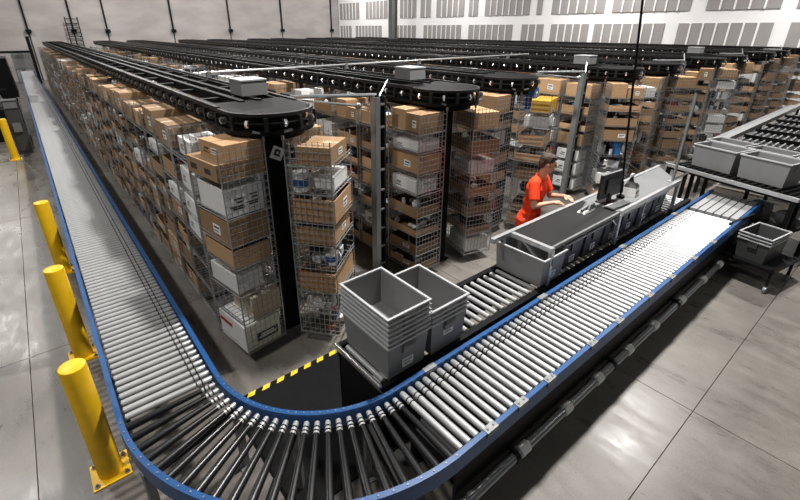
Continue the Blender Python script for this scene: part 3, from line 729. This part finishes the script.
def goods(M, x, y, z, dx, dy, h, n=5):
    for q in range(int(n * 1.7)):
        sx_, sy_, sz_ = random.uniform(.03, .14), random.uniform(.03, .16), random.uniform(.03, max(.05, h * 1.25))
        px, py = x + random.uniform(-.5, .5) * (dx - sx_ - .02), y + random.uniform(-.5, .5) * (dy - sy_ - .02)
        m = random.choice([0, 0, 0, 0, 1, 1, 2, 2, 2, 0, 1, 3, 4])
        Mm = M @ Matrix.Translation((px, py, z)) @ Matrix.Rotation(random.uniform(-.5, .5), 4, 'Z')
        if random.random() < .45: GOODS.ell(M @ Vector((px, py, z + sz_ * .5)), (sx_ * .6, sy_ * .6, sz_ * .55), None, 7, 5, m)
        else: GOODS.box(-sx_ / 2, sx_ / 2, -sy_ / 2, sy_ / 2, 0, sz_, m, Mm)
def fill(M, kind, where, rng, skip=()):
    lv = LEVELS[kind]; up = (M @ Vector((0, 1, 0))).y > (M @ Vector((0, -1, 0))).y
    two = ((-1, 'bench-side' if up else 'wall-side'), (1, 'wall-side' if up else 'bench-side'))
    for i, z in enumerate(lv):
        if i in skip: continue
        gap = (lv[i + 1] if i + 1 < len(lv) else z + .34) - z - .03; sh = 'top shelf' if i == len(lv) - 1 else 'bottom shelf' if i == 0 else f'{ORD[i]} shelf up'
        r = rng.random()
        if i == len(lv) - 1:
            if r < .55:
                h = rng.uniform(.2, .30); put(M, 'box', BD / 2, 0, z, .42, .52, h, f'closed cardboard box on the {sh}, {where}', ('tape', 'label') if rng.random() < .6 else ('tape', 'mark'))
            elif r < .8:
                for s, nm in two:
                    h = rng.uniform(.16, .28); put(M, 'box', BD / 2, s * .142, z, .40, .26, h, f'narrow {nm} closed cardboard box, {sh}, {where}', ('tape',) if s < 0 else ('label',))
            elif r < .9:
                put(M, 'white', BD / 2, 0, z, .36, .44, .18, f'plain white carton on the {sh}, {where}', ('mark',))
            else:
                put(M, 'tray', BD / 2, 0, z, .42, .54, .18, f'open cardboard tray on the {sh}, {where}'); goods(M, BD / 2, 0, z + .02, .4, .5, .2, 6)
        elif r < .44:
            h = gap * rng.uniform(.34, .62); put(M, 'tray', BD / 2, 0, z, .43, .55, h, f'wide open cardboard tray on the {sh}, {where}', ('label',) if rng.random() < .15 else ())
            goods(M, BD / 2, 0, z + h * .3, .40, .5, h * .9, rng.randint(3, 6))
        elif r < .64:
            h = gap * rng.uniform(.32, .68)
            for s, nm in two:
                put(M, 'tray', BD / 2, s * .14, z, .43, .265, h, f'narrow {nm} open cardboard tray, {sh}, {where}', ('label',) if rng.random() < .15 else ())
                goods(M, BD / 2, s * .14, z + h * .3, .38, .22, h * .9, 2)
        elif r < .76:
            h = gap * rng.uniform(.75, .98); put(M, 'box', BD / 2, 0, z, .42, .52, h, f'closed cardboard box on the {sh}, {where}', ('tape', 'label'))
        elif r < .88:
            h = gap * rng.uniform(.6, .9); put(M, 'white', BD / 2 + .02, 0, z, .38, .46, h, f'white carton on the {sh}, {where}', ('mark',))
        else: goods(M, BD / 2, 0, z + .01, .40, .5, gap * .8, 8)
rng = random.Random(11)
R = math.radians
BEND = {0: (189, 308), 1: (180, 345), 2: (184, 292), 3: (222, 322), 4: (185, 318)}
HERO = []
NL = [14, 3, 2, 2, 2, 2, 2, 2, 2, 2]; NR = [3, 2, 2, 1, 1, 1, 1, 1, 1, 1]
YL0, BP = 4.66, .635
for c in range(NCAR):
    cx = CXS[c]
    cn = f'{ORD[c]} carousel'
    ang = BEND.get(c) or (rng.uniform(181, 192), rng.uniform(296, 344))
    yl0 = YL0 if ang[0] < 200 else 4.38
    for j, a_ in enumerate(ang):
        kd = 'AB'[j] if c == 0 else 'D' if c == 2 else rng.choice('CD')
        sd = 'conveyor-side' if j == 0 else 'far-side'
        M = wire_bin(cx, R(a_), None, kd, f'wire mesh bin swung round the {sd} end turn of the {cn}', YO[c])
        if c == 0: HERO.append(M)
        else:
            fill(M, kd, f'{sd} turn bin of {cn}', rng, skip=(len(LEVELS[kd]) - 1,) if c == 2 and j == 1 else ())
            if c == 2 and j == 1: YELLOW = (M, LEVELS[kd][-1])
    for i in range(NL[c]):
        kd = rng.choice('CDCA'); wh = f'{ORD[i]} conveyor-side bin of {cn}'
        M = wire_bin(cx, PI, yl0 + BP * i, kd, f'wire mesh bin, {ORD[i]} from the turn on the conveyor-side run of the {cn}', YO[c])
        fill(M, kd, wh, rng, skip=(0, 1, 2) if (c == 0 and i == 0) else (0, 1) if c > 2 and i > 0 else ())
    for i in range(NR[c]):
        kd = rng.choice('CD'); wh = f'{ORD[i]} far-side bin of {cn}'
        M = wire_bin(cx, 0, (4.42 if c != 1 else 4.72) + .08 + BP * i, kd, f'wire mesh bin, {ORD[i]} from the turn on the far-side run of the {cn}', YO[c])
        fill(M, kd, wh, rng, skip=() if c == 0 and i == 0 else tuple(range(len(LEVELS[kd]) - (3 if c < 2 else 1))))
# hero bins of the first carousel
M1, M2 = HERO
lv = LEVELS['A']; wh = 'conveyor-side turn bin of first carousel'
put(M1, 'box', BD / 2 + .01, 0, lv[6], .47, .56, .15, f'long brown cardboard box with black print, top shelf, {wh}', ('block', 'marks'))
put(M1, 'box', BD / 2 - .04, .05, lv[6] + .152, .40, .44, .15, f'cardboard box stacked highest on the top shelf, {wh}', ('tape', 'label', 'mark'))
o = put(M1, 'white', BD / 2, .02, lv[5], .42, .50, .27, f'white printed carton behind mesh, {wh}')
mb = MB()
for z, w in ((.62, .2), (.5, .16), (.36, .3), (.28, .24)): mb.box(-.35, -.35 + w, .5, .504, z, z + .06).box(.02, .02 + w * 1.2, .5, .504, z - .06, z)
obj('print', mb, 'ink', o)
put(M1, 'tray', BD / 2, 0, lv[4], .44, .56, .25, f'deep open cardboard tray on the fifth shelf, {wh}', ('label',))
put(M1, 'tray', BD / 2, 0, lv[3], .44, .56, .19, f'open cardboard tray on the fourth shelf, {wh}')
goods(M1, BD / 2, 0, lv[3] + .04, .4, .5, .14, 6)
put(M1, 'white', BD / 2 + .05, -.02, lv[2], .30, .50, .2, f'low white carton on the third shelf, {wh}')
put(M1, 'beige', BD / 2 - .05, .08, lv[1], .34, .40, .24, f'beige wrapped carton on the second shelf, {wh}')
o = put(M1, 'white', BD / 2 + .01, .02, lv[0], .44, .52, .30, f'big white carton with navy print on the bottom shelf, {wh}')
obj('navy_print', MBox(-.42, .18, .5, .504, .22, .55), 'inkblue', o); obj('white_print', MBox(-.36, .12, .504, .507, .32, .40).box(-.3, .08, .504, .507, .43, .48), 'sticker', o)
obj('red_print', MBox(.5, .504, -.48, .0, .6, .75), 'inkred', o)
lv = LEVELS['B']; wh = 'far-side turn bin of first carousel'
put(M2, 'box', BD / 2 + .02, 0, lv[7], .34, .46, .17, f'pale-topped cardboard box on the top shelf, {wh}', ('tape', 'label'))
tn = thing('paint_tin', 'white tin with dark blue label behind wire mesh', 'tin', tuple(M2 @ Vector((.1, -.2, lv[6] + .001))), .4)
obj('can', MB().lathe((0, 0, 0), (0, 0, .2), [(0, .072), (.03, .075), (.06, .072), (.94, .072), (.97, .075), (1, .07)], 20), 'tin', tn)
obj('label', MB().lathe((0, 0, .05), (0, 0, .13), [(0, .0735), (1, .0735)], 20, caps=False), 'goodsb', tn)
put(M2, 'white', BD / 2 + .06, .06, lv[6], .26, .4, .13, f'low white carton on the seventh shelf up, {wh}')
put(M2, 'tray', BD / 2, 0, lv[5], .44, .55, .24, f'deep open cardboard tray on the sixth shelf up, {wh}', ('label',)); goods(M2, BD / 2, 0, lv[5] + .12, .4, .5, .12, 6)
put(M2, 'tray', BD / 2, 0, lv[4], .43, .54, .18, f'shallow open cardboard tray on the fifth shelf up, {wh}', ('label',))
goods(M2, BD / 2, 0, lv[3] + .01, .4, .5, .12, 12)
jg = thing('white_jug', 'white plastic jug with blue label sitting in the wire bin', 'jug', tuple(M2 @ Vector((BD - .10, -.16, lv[3] + .002))), .3)
obj('jug_body', MB().lathe((0, 0, 0), (0, 0, .2), [(0, .05), (.05, .06), (.6, .06), (.8, .045), (.9, .022), (1, .022)], 16), 'whiteplastic', jg)
obj('label', MB().lathe((0, 0, .05), (0, 0, .11), [(0, .0615), (1, .0615)], 16, caps=False), 'bluecard', jg); obj('cap', MB().cyl((0, 0, .2), (0, 0, .225), .026, 12), 'bluecard', jg)
put(M2, 'tray', BD / 2, 0, lv[2], .43, .54, .22, f'brown cardboard tray on the third shelf up, {wh}')
goods(M2, BD / 2, 0, lv[1] + .01, .4, .5, .12, 12); goods(M2, BD / 2, 0, lv[0] + .01, .4, .5, .16, 14)
# yellow cartons and blue carton on the third carousel
My, zy = YELLOW
for q in range(7):
    put(My, 'yellow', BD * .66, -.245 + q * .0815, zy, .29, .078, .17, f'yellow glossy carton, {ORD[q]} in the row on the third carousel top')
o = put(My, 'blue', .09, .10, zy, .13, .34, .30, 'blue carton with white lettering patch behind the yellow cartons', rz=0)
obj('lettering', MBox(.5, .506, -.2, .12, .75, .86).box(.5, .506, -.12, -.02, .62, .7), 'sticker', o)
obj('white_edge', MBox(.5, .504, .44, .5, 0, 1), 'sticker', o)
o = obj('loose_goods', GOODS, ['goodsd', 'poly', 'whitecard', 'goodsb', 'goodsr']); tag(o, 'loose small packaged goods and bags filling the bins and trays', 'goods', kind='stuff')

# remaining bins deeper in the hall, too small to pick apart
def far_run(y0, sgn, seed):
    rg = random.Random(seed); mb = MB(); y = y0; xi, xo = R0, R0 + BD; h = BW / 2
    while y < YEND:
        for yy in (y - h, y + h):
            for x in (xi, xo): mb.wire((sgn * x, yy - CY0, .12), (sgn * x, yy - CY0, ZB), .010, 2)
            for x in (.12, .24, .36): mb.wire((sgn * (xi + x), yy - CY0, .12), (sgn * (xi + x), yy - CY0, ZB), .005, 2)
            for q in range(12): mb.wire((sgn * xi, yy - CY0, .15 + q * .19), (sgn * xo, yy - CY0, .15 + q * .19), .005, 2)
        for i in range(7):
            z = .15 + i * .305; mb.wire((sgn * xo, y - h - CY0, z), (sgn * xo, y + h - CY0, z), .012, 2)
            mb.box(min(sgn * xi, sgn * xo), max(sgn * xi, sgn * xo), y - h - CY0, y + h - CY0, z - .01, z - .004, 3)
            if i == 6 and rg.random() < .25: continue
            w = rg.choice([1, 1, 2]); m = rg.choices([0, 1, 3], [8, 2, 1])[0]
            for s in range(w):
                yc = y - CY0 + (0 if w == 1 else (s - .5) * .28); hw = (.27 if w == 1 else .13) * rg.uniform(.85, 1); ht = rg.uniform(.11, .2) if i < 6 else rg.uniform(.14, .3)
                xa = xo - rg.uniform(0, .04); mb.box(min(sgn * (xi + .02), sgn * xa), max(sgn * (xi + .02), sgn * xa), yc - hw, yc + hw, z, z + ht, m)
                if i < 6 and rg.random() < .7: mb.box(min(sgn * (xi + .06), sgn * (xa - .05)), max(sgn * (xi + .06), sgn * (xa - .05)), yc - hw * .7, yc + hw * .7, z + ht, z + ht + rg.uniform(.01, .05), rg.choice([3, 3, 1, 4]))
        y += BP
    return mb
FM = ['cardmix', 'whitecard', 'wire', 'goodsd', 'poly']
farm = {}
for c in range(NCAR):
    for sgn, y0 in ((-1, (YL0 if (BEND.get(c) or (185,))[0] < 200 else 4.38 + .0) + BP * NL[c] + (0 if c < 5 else .1)), (1, 4.5 + (.3 if c == 1 else 0) + BP * NR[c])):
        key = (round(y0, 2), sgn, c % 3)
        if key not in farm: farm[key] = far_run(y0, sgn, 100 + len(farm)).mesh('far_bins', FM)
        o = obj('far_bins', farm[key], None, None, (CXS[c], CY0 + YO[c], 0))
        tag(o, f'distant filled wire bins along the {"conveyor-side" if sgn < 0 else "far-side"} run of the {ORD[c]} carousel', 'wire bin', kind='stuff')

# ------------------------------------------------------------------ transverse tote line at the right
tv = thing('transverse_conveyor', 'black cross conveyor with pale front bar carrying grey totes over blue conveyor', 'conveyor', (8.24, 2.42, 0), R(-15))
obj('front_bar', MBox(-.02, .03, -1.75, .15, 1.02, 1.07), 'alu', tv)
obj('bed', MBox(.04, .72, -1.75, .12, .97, 1.05), 'black', tv)
obj('rear_bar', MBox(.72, .76, -1.75, .15, 1.0, 1.09), 'greymetal', tv)
rt_ = MB().cyl((0, 0, 0), (.64, 0, 0), .022, 8).mesh('roller', 'blackroll')
for k in range(19): obj('roller', rt_, None, tv, (.06, -1.7 + k * .097, 1.065))
for x in (0.0, .74):
    for y in (-1.7, .1): obj('leg', MBox(x - .025, x + .025, y - .025, y + .025, 0, 1.02), 'black', tv)
obj('brace', MB().bar((0, .08, .72), (0, -.25, 1.02), .03), 'greymetal', tv)
Mt = Matrix.Translation((8.24, 2.42, 0)) @ Matrix.Rotation(R(-15), 4, 'Z')
for k in range(2):
    p = Mt @ Vector((.42, -.42 - k * .71, 1.088)); tote(tuple(p), f'grey tote on the cross conveyor, {["nearer the carousels", "farther from the carousels"][k]}', lab=False, rotz=R(-15)).scale = (1.12, 1.08, 1.12)
tv2 = thing('transverse_conveyor', 'rear black cross conveyor behind the first row of raised totes', 'conveyor', (9.25, 2.42, 0), R(-15))
obj('bed', MBox(.04, .72, -2.2, .12, .95, 1.03), 'black', tv2); obj('front_bar', MBox(-.02, .03, -2.2, .15, 1.0, 1.05), 'greymetal', tv2)
for x in (0.0, .7):
    for y in (-2.1, .1): obj('leg', MBox(x - .025, x + .025, y - .025, y + .025, 0, .97), 'black', tv2)
Mt = Matrix.Translation((9.25, 2.42, 0)) @ Matrix.Rotation(R(-15), 4, 'Z')
for k in range(3):
    p = Mt @ Vector((.37, -.30 - k * .68, 1.031)); tote(tuple(p), f'grey tote on the rear cross conveyor, {ORD[k]} out from the carousels', lab=False, rotz=R(-15))
# black roller bank beyond
bk = thing('roller_bank', 'bank of black roller lanes with pale side rail beyond the raised totes', 'conveyor', (10.4, 2.55, 0))
obj('side_rail', MBox(0, 8.5, 0, .12, .92, 1.02), 'tote', bk)
obj('deck', MBox(0, 8.5, .12, .3, .93, .96), 'greymetal', bk)
for k in range(7):
    x = .25 + k * .95
    obj('lane_bed', MBox(x, x + .78, -3.2, -.05, .84, .9), 'black', bk)
    mb = MB()
    for q in range(26): mb.cyl((x + .06, -.12 - q * .12, .925), (x + .36, -.12 - q * .12, .925), .024, 6).cyl((x + .42, -.12 - q * .12, .925), (x + .72, -.12 - q * .12, .925), .024, 6)
    o = obj('lane_rollers', mb, 'conduit', bk); o['kind'] = 'stuff'
    obj('lane_rail', MBox(x - .03, x, -3.2, -.05, .86, .98), 'black', bk)
for x in (.1, 4, 8.3):
    for y in (.05, -3.0): obj('leg', MBox(x - .03, x + .03, y - .03, y + .03, 0, .9), 'black', bk)

# cart with nested totes at the end of the blue conveyor
ct = thing('tote_cart', 'low black wheeled cart beside the end of the blue conveyor', 'cart', (7.22, .90, 0), R(-10))
obj('deck', MBox(-.32, .36, -.36, .3, .30, .34), 'black', ct)
for x in (-.29, .33):
    for y in (-.33, .27):
        obj('upright', MBox(x - .015, x + .015, y - .015, y + .015, .08, .34 if y < 0 else .78), 'black', ct)
        obj('caster', MB().cyl((x, y - .015, .045), (x, y + .015, .045), .045, 12).box(x - .02, x + .02, y - .02, y + .02, .06, .1), 'bracket', ct)
obj('handle', MB().bar((-.29, .27, .77), (.33, .27, .77), .025), 'black', ct)
Mc = Matrix.Translation((7.22, .90, 0)) @ Matrix.Rotation(R(-10), 4, 'Z')
for k in range(3): tote(tuple(Mc @ Vector((.0, -.03, .342 + .043 * k))), f'grey tote on the low cart, {["bottom", "middle", "top"][k]} of three nested', lab=False, rotz=R(80), dark=True).scale = (.88, .88, .88)
# machinery under the transverse line
mc = thing('drive_unit', 'black motor drive unit with pipes under the cross conveyor', 'machine', (8.55, 1.05, 0), R(-15))
obj('frame', MB().box(-.3, .35, -.4, .3, .42, .47).box(-.3, -.26, -.4, -.36, 0, .9).box(.31, .35, -.4, -.36, 0, .9).box(-.3, -.26, .26, .3, 0, .9).box(.31, .35, .26, .3, 0, .9), 'black', mc)
obj('motor', MB().lathe((-.2, -.2, .6), (.25, -.2, .6), [(0, .06), (.05, .1), (.7, .1), (.72, .07), (1, .07)], 16), 'greymetal', mc)
obj('gearbox', MBox(-.25, .0, .0, .22, .47, .72), 'greymetal', mc)
obj('hose', MB().cyl((0, -.3, .72), (.3, .2, .8), .02, 8).cyl((-.25, -.35, .78), (.3, -.35, .7), .018, 8), 'bracket', mc)

# ------------------------------------------------------------------ machinery at the far left
cb = thing('control_cabinet', 'dark grey control cabinet column with pale switch box beside the conveyor', 'cabinet', (-.47, 15.6, 0))
obj('column', MBox(-.16, .16, -.2, .2, 0, 1.45), 'totedark', cb); obj('door', MBox(-.13, .13, -.215, -.2, .1, 1.2), 'totedark', cb)
obj('switch_box', MBox(-.09, .09, -.26, -.215, .62, .86), 'bracket', cb); obj('top_panel', MBox(-.14, .14, -.23, -.2, 1.25, 1.40), 'tabgrey', cb)
obj('hose', MB().cyl((.2, -.1, .1), (.2, -.05, 1.4), .025, 8), 'bracket', cb)
ma = thing('gantry', 'black steel gantry frame straddling the far end of the conveyor', 'machine', (0, 36.0, 0))
for x in (-2.6, -1.1): obj('upright', MBox(x - .1, x + .1, -.1, .1, 0, 1.95), 'black', ma)
obj('upright', MBox(.68, .86, -.1, .1, 0, 2.75), 'black', ma)
obj('crossbeam', MBox(-2.7, .7, -.08, .08, 1.82, 1.95), 'black', ma)
hd = thing('conveyor_hood', 'grey sheet metal hood closing the far end of the conveyor', 'hood', (.22, 36.6, 0))
obj('front_panel', MBox(-.5, .45, 0, .04, .8, 1.8), 'bracket', hd); obj('side_panel', MBox(.42, .46, .04, .8, 0, 1.8), 'greymetal', hd); obj('side_panel', MBox(-.5, -.46, .04, .8, 0, 1.8), 'greymetal', hd)
sp_ = thing('merge_machine', 'tall dark merge machine with yellow guard beside the far conveyor', 'machine', (-1.0, 20.0, 0))
obj('base', MBox(-1.0, .6, -2.4, 3.5, 0, .95), 'black', sp_); obj('yellow_guard', MBox(-.9, -.1, -2.47, -2.4, .5, .85), 'yellow', sp_)
obj('tower', MB().frustum(-.2, .72, .6, 2.6, .95, -.1, .66, .7, 2.5, 2.25), 'black', sp_); obj('pale_panel', MBox(-.55, -.3, .5, .56, .95, 2.2), 'tabgrey', sp_)
obj('head', MB().frustum(-.4, .3, -1.5, -.4, .95, -.3, .2, -1.4, -.5, 1.4), 'greymetal', sp_); obj('display', MBox(-.2, .1, -1.52, -1.46, 1.0, 1.2), 'tabgrey', sp_)
obj('motor', MB().cyl((.3, -2.0, 1.05), (.3, -1.4, 1.05), .1, 12), 'greymetal', sp_)
obj('rail', MB().bar((-.9, -2.3, 1.5), (.5, -2.3, 1.5), .05).bar((.45, -2.3, .95), (.45, -2.3, 1.5), .05), 'black', sp_)
obj('beacon', MB().cyl((.1, -1, 1.4), (.1, -1, 1.65), .05, 10), 'inkred', sp_)
print('boxes', NBOX, 'objects', len(bpy.data.objects))
